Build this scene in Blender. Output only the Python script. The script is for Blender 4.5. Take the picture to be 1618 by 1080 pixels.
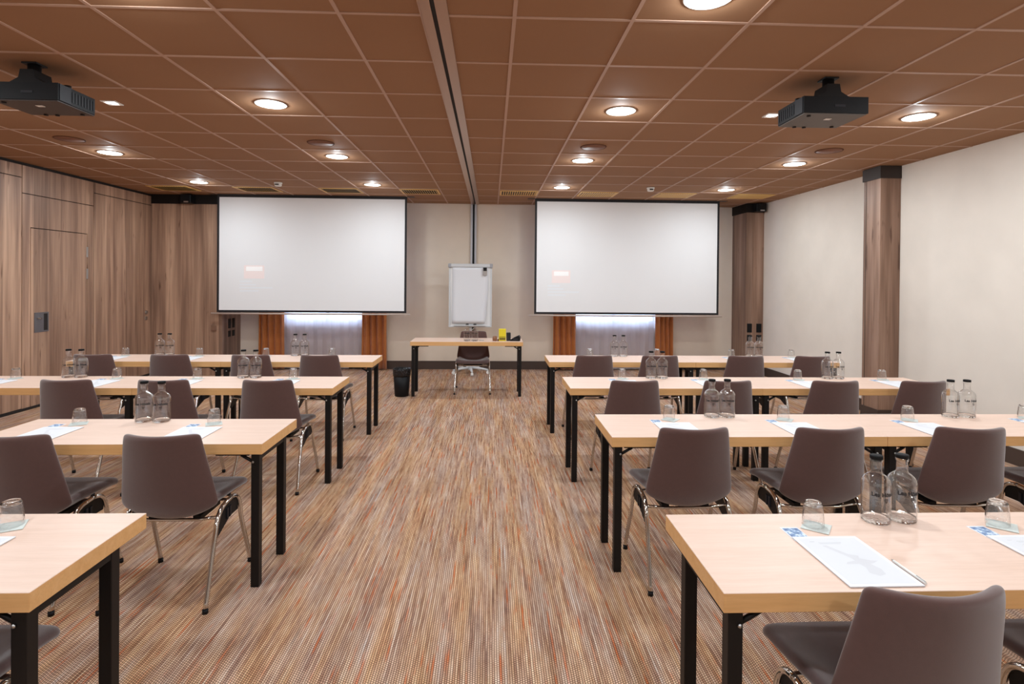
import bpy, bmesh, math, random
from mathutils import Vector, Matrix
random.seed(7)
PI = math.pi
for o in list(bpy.data.objects): bpy.data.objects.remove(o)
scene = bpy.context.scene
COL = scene.collection

# ------------------------------------------------------------------ camera, world, exposure
CAMH = 1.5985
CEIL = 2.917
F_PX, YAW, PITCH, ROLL, CY = 875.87, 0.0374, -0.0066, 0.0085, 446.37
cam_d = bpy.data.cameras.new('camera')
cam = bpy.data.objects.new('camera', cam_d); COL.objects.link(cam)
cam_d.sensor_width = 36.0; cam_d.sensor_fit = 'HORIZONTAL'
cam_d.lens = F_PX / 1618 * 36
cam_d.shift_x = 0.0; cam_d.shift_y = -(540 - CY) / 1618
cam_d.clip_start = 0.05; cam_d.clip_end = 100
B0 = Matrix(((1, 0, 0), (0, 0, -1), (0, 1, 0)))
cy_, sy_ = math.cos(YAW), math.sin(YAW); Ry = Matrix(((cy_, 0, -sy_), (0, 1, 0), (sy_, 0, cy_)))
cp_, sp_ = math.cos(PITCH), math.sin(PITCH); Rx = Matrix(((1, 0, 0), (0, cp_, sp_), (0, -sp_, cp_)))
cr_, sr_ = math.cos(ROLL), math.sin(ROLL); Rz = Matrix(((cr_, -sr_, 0), (sr_, cr_, 0), (0, 0, 1)))
W2C = Rz @ Rx @ Ry @ B0
M3 = W2C.transposed() @ Matrix(((1, 0, 0), (0, -1, 0), (0, 0, -1)))
cam.matrix_world = Matrix.Translation((0, 0, CAMH)) @ M3.to_4x4()
scene.camera = cam

world = bpy.data.worlds.new('world'); scene.world = world; world.use_nodes = True
bg = world.node_tree.nodes['Background']
bg.inputs['Color'].default_value = (0.55, 0.72, 1.0, 1); bg.inputs['Strength'].default_value = 11.0
scene.view_settings.view_transform = 'Standard'
scene.view_settings.look = 'None'
scene.view_settings.gamma = 1.0
scene.view_settings.use_curve_mapping = False
scene.view_settings.exposure = 0.0
LAMP_W = 18.4          # power of one ceiling downlight
LAMP_FILL_W = 5.8      # added point light under each downlight, brightens upper walls and ceiling
LAMP_COL = (0.86, 0.95, 1.0)

# ------------------------------------------------------------------ colour + node helpers
def lin(r, g, b):
    f = lambda c: (c / 255 / 12.92) if c / 255 <= 0.04045 else ((c / 255 + 0.055) / 1.055) ** 2.4
    return (f(r), f(g), f(b), 1.0)

def new_mat(name):
    m = bpy.data.materials.new(name); m.use_nodes = True
    return m, m.node_tree, m.node_tree.nodes['Principled BSDF']

def plain(name, col, rough=0.5, metal=0.0, spec=0.5, var=0.0, vscale=30.0, bump=0.0, bscale=400.0, sheen=0.0):
    m, t, p = new_mat(name); N = t.nodes; L = t.links
    p.inputs['Base Color'].default_value = col
    p.inputs['Roughness'].default_value = rough
    p.inputs['Metallic'].default_value = metal
    p.inputs['Specular IOR Level'].default_value = spec
    if sheen: p.inputs['Sheen Weight'].default_value = sheen
    tc = N.new('ShaderNodeTexCoord')
    if var:
        n = N.new('ShaderNodeTexNoise'); n.inputs['Scale'].default_value = vscale; n.inputs['Detail'].default_value = 4
        L.new(tc.outputs['Object'], n.inputs['Vector'])
        mr = N.new('ShaderNodeMapRange'); mr.inputs['From Min'].default_value = 0.3; mr.inputs['From Max'].default_value = 0.7
        mr.inputs['To Min'].default_value = 1 - var; mr.inputs['To Max'].default_value = 1 + var
        L.new(n.outputs['Fac'], mr.inputs['Value'])
        vm = N.new('ShaderNodeVectorMath'); vm.operation = 'SCALE'; vm.inputs[0].default_value = col[:3]
        L.new(mr.outputs['Result'], vm.inputs['Scale']); L.new(vm.outputs['Vector'], p.inputs['Base Color'])
    if bump:
        n2 = N.new('ShaderNodeTexNoise'); n2.inputs['Scale'].default_value = bscale; n2.inputs['Detail'].default_value = 2
        L.new(tc.outputs['Object'], n2.inputs['Vector'])
        b = N.new('ShaderNodeBump'); b.inputs['Strength'].default_value = bump; b.inputs['Distance'].default_value = 0.002
        L.new(n2.outputs['Fac'], b.inputs['Height']); L.new(b.outputs['Normal'], p.inputs['Normal'])
    return m

def emit_mat(name, col, strength, base=(0.8, 0.8, 0.8, 1)):
    m, t, p = new_mat(name)
    p.inputs['Base Color'].default_value = base
    p.inputs['Emission Color'].default_value = col
    p.inputs['Emission Strength'].default_value = strength
    return m

def mapped_noise(t, src, scale3, detail=3, rough=0.5, scale=1.0, dist=0.0):
    mp = t.nodes.new('ShaderNodeMapping'); mp.inputs['Scale'].default_value = scale3
    t.links.new(src, mp.inputs['Vector'])
    n = t.nodes.new('ShaderNodeTexNoise'); n.inputs['Scale'].default_value = scale
    n.inputs['Detail'].default_value = detail; n.inputs['Roughness'].default_value = rough
    n.inputs['Distortion'].default_value = dist
    t.links.new(mp.outputs['Vector'], n.inputs['Vector'])
    return n.outputs['Fac']

def ramp(t, fac, stops, interp='LINEAR'):
    r = t.nodes.new('ShaderNodeValToRGB'); r.color_ramp.interpolation = interp
    els = r.color_ramp.elements
    while len(els) < len(stops): els.new(0.5)
    for e, (p, c) in zip(els, stops): e.position = p; e.color = c
    t.links.new(fac, r.inputs['Fac'])
    return r.outputs['Color']

def mix(t, fac, a, b, mode='MIX'):
    m = t.nodes.new('ShaderNodeMix'); m.data_type = 'RGBA'; m.blend_type = mode
    if isinstance(fac, float): m.inputs[0].default_value = fac
    else: t.links.new(fac, m.inputs[0])
    for s, i in ((a, 6), (b, 7)):
        if isinstance(s, tuple): m.inputs[i].default_value = s
        else: t.links.new(s, m.inputs[i])
    return m.outputs[2]

def wood_panel(name, light, mid, dark, axis, plank=0.19, rough=0.45, seed=0.0):
    """vertical plank laminate; `axis` gives the weights turning a position into the across-coordinate"""
    m, t, p = new_mat(name); N = t.nodes; L = t.links
    g = N.new('ShaderNodeNewGeometry')
    sp = N.new('ShaderNodeSeparateXYZ'); L.new(g.outputs['Position'], sp.inputs[0])
    def math_(op, a, b=None):
        x = N.new('ShaderNodeMath'); x.operation = op
        for i, v in enumerate((a, b)):
            if v is None: continue
            if isinstance(v, (int, float)): x.inputs[i].default_value = v
            else: L.new(v, x.inputs[i])
        return x.outputs[0]
    u = math_('ADD', math_('ADD', math_('MULTIPLY', sp.outputs[0], axis[0]), math_('MULTIPLY', sp.outputs[1], axis[1])), seed + 40.0)
    idx = math_('FLOOR', math_('DIVIDE', u, plank))
    wn = N.new('ShaderNodeTexWhiteNoise'); wn.noise_dimensions = '1D'; L.new(idx, wn.inputs['W'])
    cb = N.new('ShaderNodeCombineXYZ')
    L.new(u, cb.inputs[0]); L.new(sp.outputs[2], cb.inputs[2])
    L.new(math_('MULTIPLY', wn.outputs['Value'], 13.0), cb.inputs[1])
    v = cb.outputs[0]
    a = mapped_noise(t, v, (7.5, 1, 0.34), 3, 0.6, 1.0, 0.25)
    b = mapped_noise(t, v, (42, 1, 1.3), 4, 0.6, 1.0, 0.5)
    c = mapped_noise(t, v, (18, 1, 2.6), 2, 0.5, 1.0, 0.2)
    base = ramp(t, a, [(0.32, dark), (0.5, mid), (0.68, light)])
    fine = ramp(t, b, [(0.30, (0.80, 0.78, 0.77, 1)), (0.55, (1, 1, 1, 1)), (0.8, (1.06, 1.05, 1.04, 1))])
    col = mix(t, 1.0, base, fine, 'MULTIPLY')
    knots = ramp(t, c, [(0.24, (0.42, 0.34, 0.30, 1)), (0.33, (1, 1, 1, 1))])
    col = mix(t, 0.9, col, knots, 'MULTIPLY')
    pv = ramp(t, wn.outputs['Value'], [(0.0, (0.80, 0.78, 0.77, 1)), (1.0, (1.20, 1.20, 1.20, 1))])
    col = mix(t, 1.0, col, pv, 'MULTIPLY')
    L.new(col, p.inputs['Base Color'])
    p.inputs['Roughness'].default_value = rough
    bp = N.new('ShaderNodeBump'); bp.inputs['Strength'].default_value = 0.15; bp.inputs['Distance'].default_value = 0.002
    L.new(b, bp.inputs['Height']); L.new(bp.outputs['Normal'], p.inputs['Normal'])
    return m

def carpet_mat():
    m, t, p = new_mat('woven_striped_carpet'); N = t.nodes; L = t.links
    g = N.new('ShaderNodeNewGeometry'); P = g.outputs['Position']
    sp = N.new('ShaderNodeSeparateXYZ'); L.new(P, sp.inputs[0])
    def M(op, a, b=None, c=None):
        x = N.new('ShaderNodeMath'); x.operation = op
        for i, v in enumerate((a, b, c)):
            if v is None: continue
            if isinstance(v, (int, float)): x.inputs[i].default_value = v
            else: L.new(v, x.inputs[i])
        return x.outputs[0]
    CW, RW = 0.0100, 0.0110
    wob = M('MULTIPLY', mapped_noise(t, P, (5, 4, 1), 2, 0.5), 0.006)
    u = M('DIVIDE', M('ADD', sp.outputs[0], wob), CW)
    col_id = M('FLOOR', u)
    wn = N.new('ShaderNodeTexWhiteNoise'); wn.noise_dimensions = '1D'; L.new(col_id, wn.inputs['W'])
    off = wn.outputs['Value']
    cb = N.new('ShaderNodeCombineXYZ'); L.new(M('MULTIPLY', col_id, 0.8), cb.inputs[0]); L.new(M('ADD', sp.outputs[1], M('MULTIPLY', off, 0.5)), cb.inputs[1])
    yarn = mapped_noise(t, cb.outputs[0], (1, 1.9, 1), 4, 0.65)
    cb2 = N.new('ShaderNodeCombineXYZ'); L.new(M('MULTIPLY', col_id, 3.7), cb2.inputs[0]); L.new(M('ADD', sp.outputs[1], M('MULTIPLY', off, 9.0)), cb2.inputs[1])
    yarn2 = mapped_noise(t, cb2.outputs[0], (1, 2.4, 1), 3, 0.55)
    patch = mapped_noise(t, P, (9, 0.9, 1), 4, 0.6)
    patch2 = mapped_noise(t, P, (9, 1.3, 3), 2, 0.5)
    base = ramp(t, yarn, [(0.28, lin(146, 118, 108)), (0.40, lin(182, 156, 144)), (0.50, lin(208, 188, 174)), (0.60, lin(222, 210, 200)), (0.72, lin(230, 228, 230))])
    hue = ramp(t, patch, [(0.32, lin(224, 218, 222)), (0.46, lin(244, 230, 220)), (0.60, lin(248, 222, 186)), (0.74, lin(238, 200, 168))])
    col = mix(t, 0.85, base, hue, 'MULTIPLY')
    col = mix(t, M('MULTIPLY', ramp(t, yarn2, [(0.59, (0, 0, 0, 1)), (0.68, (1, 1, 1, 1))]), 0.72), col, lin(206, 112, 62))
    col = mix(t, M('MULTIPLY', ramp(t, yarn2, [(0.28, (1, 1, 1, 1)), (0.40, (0, 0, 0, 1))]), 0.5), col, lin(118, 92, 84))
    shade = ramp(t, patch2, [(0.35, (0.86, 0.84, 0.84, 1)), (0.65, (1.10, 1.10, 1.10, 1))])
    col = mix(t, 1.0, col, shade, 'MULTIPLY')
    # loops of the weave: rows offset from column to column
    cx = M('ABSOLUTE', M('SINE', M('MULTIPLY', u, PI)))
    rowv = M('ADD', M('ADD', M('DIVIDE', sp.outputs[1], RW), M('MULTIPLY', mapped_noise(t, P, (25, 12, 1), 2, 0.5), 1.6)), M('MULTIPLY', M('MODULO', M('ABSOLUTE', col_id), 2.0), 0.5))
    ry = M('ABSOLUTE', M('SINE', M('MULTIPLY', rowv, PI)))
    loop = M('MULTIPLY', M('POWER', cx, 0.7), M('POWER', ry, 0.7))
    lc = ramp(t, loop, [(0.20, (0.24, 0.18, 0.15, 1)), (0.62, (0.92, 0.90, 0.88, 1)), (0.95, (1.50, 1.49, 1.48, 1))])  # shade between loops and highlights on their tops put into the colour
    col = mix(t, 0.9, col, lc, 'MULTIPLY')
    col = mix(t, 1.0, col, (0.93, 0.87, 0.80, 1), 'MULTIPLY')
    L.new(col, p.inputs['Base Color'])
    p.inputs['Roughness'].default_value = 0.95; p.inputs['Specular IOR Level'].default_value = 0.1
    b = N.new('ShaderNodeBump'); b.inputs['Strength'].default_value = 0.5; b.inputs['Distance'].default_value = 0.003
    L.new(loop, b.inputs['Height']); L.new(b.outputs['Normal'], p.inputs['Normal'])
    return m

def beech_mat(name, a, b, c, rough=0.38):
    m, t, p = new_mat(name)
    g = t.nodes.new('ShaderNodeNewGeometry')
    n1 = mapped_noise(t, g.outputs['Position'], (1.6, 30, 30), 4, 0.6, 1.0, 0.2)
    n2 = mapped_noise(t, g.outputs['Position'], (9, 160, 160), 3, 0.6)
    col = ramp(t, n1, [(0.3, a), (0.5, b), (0.7, c)])
    fl = ramp(t, n2, [(0.35, (0.95, 0.94, 0.93, 1)), (0.6, (1.01, 1.01, 1.01, 1))])
    col = mix(t, 1.0, col, fl, 'MULTIPLY')
    t.links.new(col, p.inputs['Base Color']); p.inputs['Roughness'].default_value = rough
    return m

def thin_glass(name, tint=(0.985, 0.99, 0.99), edge=(0.70, 0.72, 0.73), gloss=1.0, wavy=0.0, rim=0.80):
    """clear thin-walled glass: light goes straight through, mirrors more towards grazing, greyer where seen edge-on"""
    m = bpy.data.materials.new(name); m.use_nodes = True; t = m.node_tree; N = t.nodes; L = t.links; N.clear()
    out = N.new('ShaderNodeOutputMaterial'); mixs = N.new('ShaderNodeMixShader')
    tr = N.new('ShaderNodeBsdfTransparent'); gl = N.new('ShaderNodeBsdfGlossy'); gl.inputs['Roughness'].default_value = 0.03
    g = N.new('ShaderNodeNewGeometry'); d = N.new('ShaderNodeVectorMath'); d.operation = 'DOT_PRODUCT'
    L.new(g.outputs['Incoming'], d.inputs[1]); nrm = g.outputs['Normal']
    if wavy:
        tc = N.new('ShaderNodeTexCoord'); n = N.new('ShaderNodeTexNoise'); n.inputs['Scale'].default_value = 90
        L.new(tc.outputs['Object'], n.inputs['Vector'])
        b = N.new('ShaderNodeBump'); b.inputs['Strength'].default_value = wavy; b.inputs['Distance'].default_value = 0.01
        L.new(n.outputs['Fac'], b.inputs['Height']); nrm = b.outputs['Normal']; L.new(nrm, gl.inputs['Normal'])
    L.new(nrm, d.inputs[0])
    ab = N.new('ShaderNodeMath'); ab.operation = 'ABSOLUTE'; L.new(d.outputs['Value'], ab.inputs[0])
    iv = N.new('ShaderNodeMath'); iv.operation = 'SUBTRACT'; iv.inputs[0].default_value = 1.0; iv.use_clamp = True; L.new(ab.outputs[0], iv.inputs[1])
    c = ramp(t, iv.outputs[0], [(0.45, tint + (1,)), (rim, (0.93, 0.935, 0.94, 1)), (1.0, edge + (1,))])
    L.new(c, tr.inputs['Color'])
    pw = N.new('ShaderNodeMath'); pw.operation = 'POWER'; pw.inputs[1].default_value = 4.0; L.new(iv.outputs[0], pw.inputs[0])
    mu = N.new('ShaderNodeMath'); mu.operation = 'MULTIPLY_ADD'; mu.inputs[1].default_value = 0.75 * gloss; mu.inputs[2].default_value = 0.045 * gloss
    mu.use_clamp = True
    L.new(pw.outputs[0], mu.inputs[0]); L.new(mu.outputs[0], mixs.inputs[0])
    L.new(tr.outputs[0], mixs.inputs[1]); L.new(gl.outputs[0], mixs.inputs[2]); L.new(mixs.outputs[0], out.inputs['Surface'])
    return m

def sheer_mat():
    m = bpy.data.materials.new('sheer_white_voile'); m.use_nodes = True; t = m.node_tree; N = t.nodes; L = t.links; N.clear()
    out = N.new('ShaderNodeOutputMaterial')
    di = N.new('ShaderNodeBsdfDiffuse'); di.inputs['Color'].default_value = lin(212, 198, 196)
    tl = N.new('ShaderNodeBsdfTranslucent'); tl.inputs['Color'].default_value = lin(225, 225, 235)
    tr = N.new('ShaderNodeBsdfTransparent'); tr.inputs['Color'].default_value = (0.9, 0.9, 0.92, 1)
    m1 = N.new('ShaderNodeMixShader'); m1.inputs[0].default_value = 0.42
    m2 = N.new('ShaderNodeMixShader'); m2.inputs[0].default_value = 0.12
    L.new(di.outputs[0], m1.inputs[1]); L.new(tl.outputs[0], m1.inputs[2])
    L.new(m1.outputs[0], m2.inputs[1]); L.new(tr.outputs[0], m2.inputs[2]); L.new(m2.outputs[0], out.inputs['Surface'])
    return m

MAT = {}
MAT['carpet'] = carpet_mat()
MAT['plaster'] = plain('beige_plaster_wall', lin(230, 220, 209), 0.85, var=0.035, vscale=2.5, bump=0.15, bscale=120)
MAT['back_plaster'] = plain('beige_plaster_back_wall', lin(226, 210, 192), 0.85, var=0.035, vscale=2.5, bump=0.15, bscale=120)
MAT['tile'] = plain('brown_ceiling_tile', lin(155, 116, 86), 0.8, spec=0.25, var=0.03, vscale=1.2)
MAT['grid'] = plain('ceiling_grid_bar', lin(186, 152, 132), 0.55)  # paler than the tiles: light the bars catch is put into the colour
MAT['wood_left'] = wood_panel('brown_wood_panel', lin(196, 160, 134), lin(162, 128, 106), lin(124, 94, 78), (1, 1), 0.21)
MAT['wood_pillar'] = wood_panel('pillar_wood', lin(160, 130, 112), lin(134, 104, 86), lin(104, 78, 64), (1, 1), 0.30, seed=3.3)
MAT['shaded_trim'] = plain('near_black_shaded_band', lin(26, 20, 18), 0.6, spec=0.2)  # dark trim whose tone includes the ceiling shadow, put into the colour
MAT['dark_trim'] = plain('dark_brown_trim', lin(72, 56, 48), 0.55)
MAT['gap'] = plain('dark_joint', lin(28, 20, 17), 0.8)
MAT['beech'] = beech_mat('pale_beech_laminate', lin(222, 190, 171), lin(226, 195, 177), lin(230, 200, 183))
MAT['edge'] = beech_mat('beech_edge_shaded', lin(218, 166, 108), lin(224, 174, 116), lin(228, 180, 124), 0.45)  # edge of the beech top, warmer shading of the sides put into its colour
MAT['black_metal'] = plain('black_powder_coat', lin(17, 14, 14), 0.5, spec=0.3)
MAT['black_plastic'] = plain('black_plastic', lin(15, 15, 18), 0.5, spec=0.25)
MAT['cap_black'] = plain('matt_black_cap', lin(16, 15, 16), 0.6, spec=0.15)
MAT['charcoal'] = plain('charcoal_plastic', lin(38, 38, 44), 0.5, spec=0.3)
MAT['under_plastic'] = plain('dark_grey_projector_base', lin(92, 84, 78), 0.5)
MAT['chrome'] = plain('chrome', (0.66, 0.64, 0.61, 1), 0.12, metal=1.0)
MAT['steel'] = plain('satin_steel', (0.55, 0.54, 0.53, 1), 0.35, metal=1.0)
MAT['rail'] = plain('brushed_rail', lin(190, 160, 142), 0.32, metal=0.85)
MAT['alu'] = plain('aluminium', (0.42, 0.41, 0.43, 1), 0.4, metal=0.9)
MAT['fabric'] = plain('taupe_fabric', lin(90, 63, 58), 0.85, spec=0.2, var=0.04, vscale=60, bump=0.25, bscale=900, sheen=0.6)
MAT['seat_fabric'] = plain('taupe_seat_fabric', lin(86, 66, 65), 0.85, spec=0.2, var=0.04, vscale=60, bump=0.25, bscale=900, sheen=0.6)
MAT['paper'] = plain('white_paper', lin(226, 226, 230), 0.7)
MAT['paper_grey'] = plain('pale_grey_print', lin(216, 216, 220), 0.7)
MAT['paper_mark'] = plain('grey_watermark', lin(207, 206, 210), 0.7)
MAT['coaster'] = plain('grey_green_coaster_paper', lin(200, 205, 200), 0.7, var=0.08, vscale=90)
MAT['glass'] = thin_glass('window_glass')
def solid_glass(name, ior, col, rough=0.0, wavy=0.0):
    m, t, p = new_mat(name)
    p.inputs['Base Color'].default_value = col; p.inputs['Roughness'].default_value = rough
    p.inputs['Transmission Weight'].default_value = 1.0; p.inputs['IOR'].default_value = ior
    if wavy:
        tc = t.nodes.new('ShaderNodeTexCoord'); n = t.nodes.new('ShaderNodeTexNoise'); n.inputs['Scale'].default_value = 55
        t.links.new(tc.outputs['Object'], n.inputs['Vector'])
        b = t.nodes.new('ShaderNodeBump'); b.inputs['Strength'].default_value = wavy; b.inputs['Distance'].default_value = 0.004
        t.links.new(n.outputs['Fac'], b.inputs['Height']); t.links.new(b.outputs['Normal'], p.inputs['Normal'])
    return m
MAT['bottle_glass'] = thin_glass('clear_bottle_glass', gloss=3.0, edge=(0.58, 0.59, 0.60), rim=0.86, wavy=0.06)
MAT['tumbler_glass'] = thin_glass('clear_tumbler_glass', gloss=3.2, edge=(0.55, 0.56, 0.56), rim=0.84, wavy=0.4)
MAT['solid_base'] = solid_glass('thick_glass_base', 1.45, (0.99, 0.99, 0.99, 1), 0.0, 0.5)
MAT['thick_glass'] = thin_glass('thick_glass_base', tint=(0.93, 0.94, 0.94), edge=(0.5, 0.52, 0.52), gloss=2.6, wavy=0.7, rim=0.7)
MAT['ink'] = plain('black_ink', lin(30, 28, 30), 0.5)
MAT['screen'] = plain('white_screen_cloth', lin(238, 238, 240), 0.75, spec=0.2)
MAT['screen_border'] = plain('black_screen_border', lin(26, 22, 26), 0.7)
MAT['whiteboard'] = plain('white_board', lin(236, 236, 236), 0.3)
MAT['light_grey'] = plain('light_grey_plastic', lin(205, 206, 208), 0.45)
MAT['white_plastic'] = plain('white_plastic', lin(235, 232, 228), 0.5)
MAT['curtain'] = plain('ochre_brown_curtain', lin(186, 110, 48), 0.8, var=0.08, vscale=12, sheen=0.3)
MAT['sheer'] = sheer_mat()
MAT['vent'] = plain('ochre_vent_metal', lin(226, 184, 112), 0.5)
MAT['speaker'] = plain('brown_speaker_mesh', lin(122, 78, 56), 0.7)
MAT['lamp_glow'] = emit_mat('lamp_diffuser', (1, 0.97, 0.94, 1), 6.0)
MAT['yellow'] = plain('yellow_card', lin(236, 214, 40), 0.5)
MAT['yellow_dark'] = plain('olive_print', lin(120, 104, 24), 0.5)
MAT['bin_bag'] = plain('black_bin_bag', lin(20, 20, 24), 0.22, bump=1.0, bscale=45)
MAT['amber'] = plain('amber_brown_plastic', lin(140, 92, 62), 0.3)

def card_mat():
    m, t, p = new_mat('blue_printed_card')
    tc = t.nodes.new('ShaderNodeTexCoord')
    n = mapped_noise(t, tc.outputs['Object'], (60, 45, 1), 3, 0.6)
    c = ramp(t, n, [(0.35, lin(60, 84, 130)), (0.5, lin(128, 156, 192)), (0.62, lin(214, 226, 238))])
    t.links.new(c, p.inputs['Base Color']); p.inputs['Roughness'].default_value = 0.5
    return m
MAT['card'] = card_mat()

def bag_fix():
    for n in MAT['bin_bag'].node_tree.nodes:
        if n.type == 'BUMP': n.inputs['Distance'].default_value = 0.02
bag_fix()

# ------------------------------------------------------------------ mesh helpers
class MB:
    def __init__(s): s.v = []; s.f = []; s.mi = []; s.sm = []
    def add(s, vs, fs, mi=0, smooth=False):
        o = len(s.v); s.v += [tuple(v) for v in vs]
        for f in fs: s.f.append([i + o for i in f]); s.mi.append(mi); s.sm.append(smooth)
        return s
    def box(s, x0, x1, y0, y1, z0, z1, mi=0, bev=0.0):
        if bev <= 0:
            v = [(x0, y0, z0), (x1, y0, z0), (x1, y1, z0), (x0, y1, z0), (x0, y0, z1), (x1, y0, z1), (x1, y1, z1), (x0, y1, z1)]
            return s.add(v, [(0, 3, 2, 1), (4, 5, 6, 7), (0, 1, 5, 4), (1, 2, 6, 5), (2, 3, 7, 6), (3, 0, 4, 7)], mi)
        bm = bmesh.new()
        bmesh.ops.create_cube(bm, size=1.0, matrix=Matrix.Translation(((x0 + x1) / 2, (y0 + y1) / 2, (z0 + z1) / 2)) @ Matrix.Diagonal((x1 - x0, y1 - y0, z1 - z0, 1)))
        bmesh.ops.bevel(bm, geom=bm.edges[:], offset=bev, segments=2, profile=0.5, affect='EDGES')
        return s.bm(bm, mi)
    def bm(s, bm, mi=0, smooth=False):
        bm.verts.index_update()
        s.add([v.co for v in bm.verts], [[v.index for v in f.verts] for f in bm.faces], mi, smooth); bm.free(); return s
    def tube(s, pts, r, seg=8, mi=0, caps=True, smooth=True):
        P = [Vector(p) for p in pts]; n = len(P); rs = r if isinstance(r, (list, tuple)) else [r] * n
        T = []
        for i in range(n):
            d = P[min(i + 1, n - 1)] - P[max(i - 1, 0)]; T.append(d.normalized())
        up = Vector((0, 0, 1)) if abs(T[0].z) < 0.9 else Vector((1, 0, 0))
        U = T[0].cross(up).normalized(); rings = []
        for i in range(n):
            U = (U - T[i] * U.dot(T[i])).normalized(); V = T[i].cross(U)
            rings.append([P[i] + (U * math.cos(2 * PI * k / seg) + V * math.sin(2 * PI * k / seg)) * rs[i] for k in range(seg)])
        vs = [v for rg in rings for v in rg]; fs = []
        for i in range(n - 1):
            for k in range(seg):
                a = i * seg + k; b = i * seg + (k + 1) % seg
                fs.append((a, b, b + seg, a + seg))
        s.add(vs, fs, mi, smooth)
        if caps:
            s.add(rings[0], [list(range(seg))[::-1]], mi); s.add(rings[-1], [list(range(seg))], mi)
        return s
    def lathe(s, prof, seg=24, c=(0, 0, 0), mi=0, smooth=True, rmod=None):
        vs = []; fs = []
        for (r, z) in prof:
            for k in range(seg):
                a = 2 * PI * k / seg; rr = r * (rmod(a, z) if rmod else 1)
                vs.append((c[0] + rr * math.cos(a), c[1] + rr * math.sin(a), c[2] + z))
        for i in range(len(prof) - 1):
            for k in range(seg):
                a = i * seg + k; b = i * seg + (k + 1) % seg
                fs.append((a, b, b + seg, a + seg))
        s.add(vs, fs, mi, smooth); n = len(prof)
        if prof[0][0] > 1e-6: s.add(vs[:seg], [list(range(seg))[::-1]], mi)
        if prof[-1][0] > 1e-6: s.add(vs[-seg:], [list(range(seg))], mi)
        return s
    def prism(s, poly, z0, z1, mi=0, axis='z'):
        n = len(poly)
        def P(a, b, h):
            return {'z': (a, b, h), 'y': (a, h, b), 'x': (h, a, b)}[axis]
        vs = [P(a, b, z0) for a, b in poly] + [P(a, b, z1) for a, b in poly]
        fs = [list(range(n))[::-1], list(range(n, 2 * n))] + [(i, (i + 1) % n, (i + 1) % n + n, i + n) for i in range(n)]
        return s.add(vs, fs, mi)
    def build(s, name, mats, parent=None, loc=None, rotz=None, fix=True):
        me = bpy.data.meshes.new(name); me.from_pydata(s.v, [], s.f); me.update()
        if not isinstance(mats, (list, tuple)): mats = [mats]
        for m in mats: me.materials.append(m)
        me.polygons.foreach_set('material_index', s.mi); me.polygons.foreach_set('use_smooth', s.sm)
        if fix:
            bm = bmesh.new(); bm.from_mesh(me)
            bmesh.ops.remove_doubles(bm, verts=bm.verts, dist=1e-6)
            bmesh.ops.recalc_face_normals(bm, faces=bm.faces)
            bm.to_mesh(me); bm.free()
        o = bpy.data.objects.new(name, me); COL.objects.link(o)
        if parent: o.parent = parent
        if loc: o.location = loc
        if rotz is not None: o.rotation_euler = (0, 0, rotz)
        return o

def thing(name, label, cat, loc=(0, 0, 0), rotz=0.0, group=None):
    o = bpy.data.objects.new(name, None); COL.objects.link(o); o.empty_display_size = 0.1
    o.location = loc; o.rotation_euler = (0, 0, rotz); o['label'] = label; o['category'] = cat
    if group: o['group'] = group
    return o
def tag(o, label, cat, group=None):
    o['label'] = label; o['category'] = cat
    if group: o['group'] = group
    return o
def struct(o): o['kind'] = 'structure'; return o
def kids(root): return list(root.children)
def dup(root, loc, rotz, label, group=None):
    r = root.copy(); COL.objects.link(r); r.location = loc; r.rotation_euler = (0, 0, rotz); r['label'] = label
    if group: r['group'] = group
    for ch in kids(root):
        c = ch.copy(); COL.objects.link(c); c.parent = r
        for g in kids(ch):
            d = g.copy(); COL.objects.link(d); d.parent = c
    return r
def place(proto, used, loc, rotz, label, group=None):
    if not used:
        used.append(1); proto.location = loc; proto.rotation_euler = (0, 0, rotz); proto['label'] = label
        if group: proto['group'] = group
        return proto
    return dup(proto, loc, rotz, label, group)

# ------------------------------------------------------------------ room shell
XL, XR, YB, YR = -5.482, 4.631, 9.813, -3.2
TOPZ = CEIL + 0.12
struct(MB().box(XL - 0.2, XR + 0.2, YR - 0.2, YB + 0.3, -0.1, 0).build('floor', MAT['carpet']))
ceil = struct(MB().box(XL - 0.2, XR + 0.2, YR - 0.2, YB + 0.3, CEIL, TOPZ).build('ceiling', MAT['tile']))
g = MB(); gh = 0.004; gw = 0.010
X0R, X0L, Y0 = 0.1058, -0.1722, 2.7979
RAIL0, RAIL1 = -0.357, -0.229
y = Y0 - 0.6 * 10
while y < YB - 0.3:
    g.box(XL, RAIL0, y - gw, y + gw, CEIL - gh, CEIL + 0.001); g.box(RAIL1, XR, y - gw, y + gw, CEIL - gh, CEIL + 0.001); y += 0.6
n = 0
while X0R + 0.6 * n < XR: g.box(X0R + 0.6 * n - gw, X0R + 0.6 * n + gw, YR, YB, CEIL - gh - 0.0006, CEIL + 0.001); n += 1
n = -1
while X0L + 0.6 * n > XL: g.box(X0L + 0.6 * n - gw, X0L + 0.6 * n + gw, YR, YB, CEIL - gh - 0.0006, CEIL + 0.001); n -= 1
g.build('ceiling_grid', MAT['grid'], ceil)
rl = MB()
rl.box(RAIL0, -0.304, YR, YB - 0.02, CEIL - 0.012, CEIL + 0.03); rl.box(-0.282, RAIL1, YR, YB - 0.02, CEIL - 0.012, CEIL + 0.03)
rl.box(RAIL0 - 0.006, RAIL0, YR, YB - 0.02, CEIL - 0.016, CEIL + 0.03); rl.box(RAIL1, RAIL1 + 0.006, YR, YB - 0.02, CEIL - 0.016, CEIL + 0.03)
tr1 = struct(rl.build('trim_1', MAT['rail']))
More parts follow.
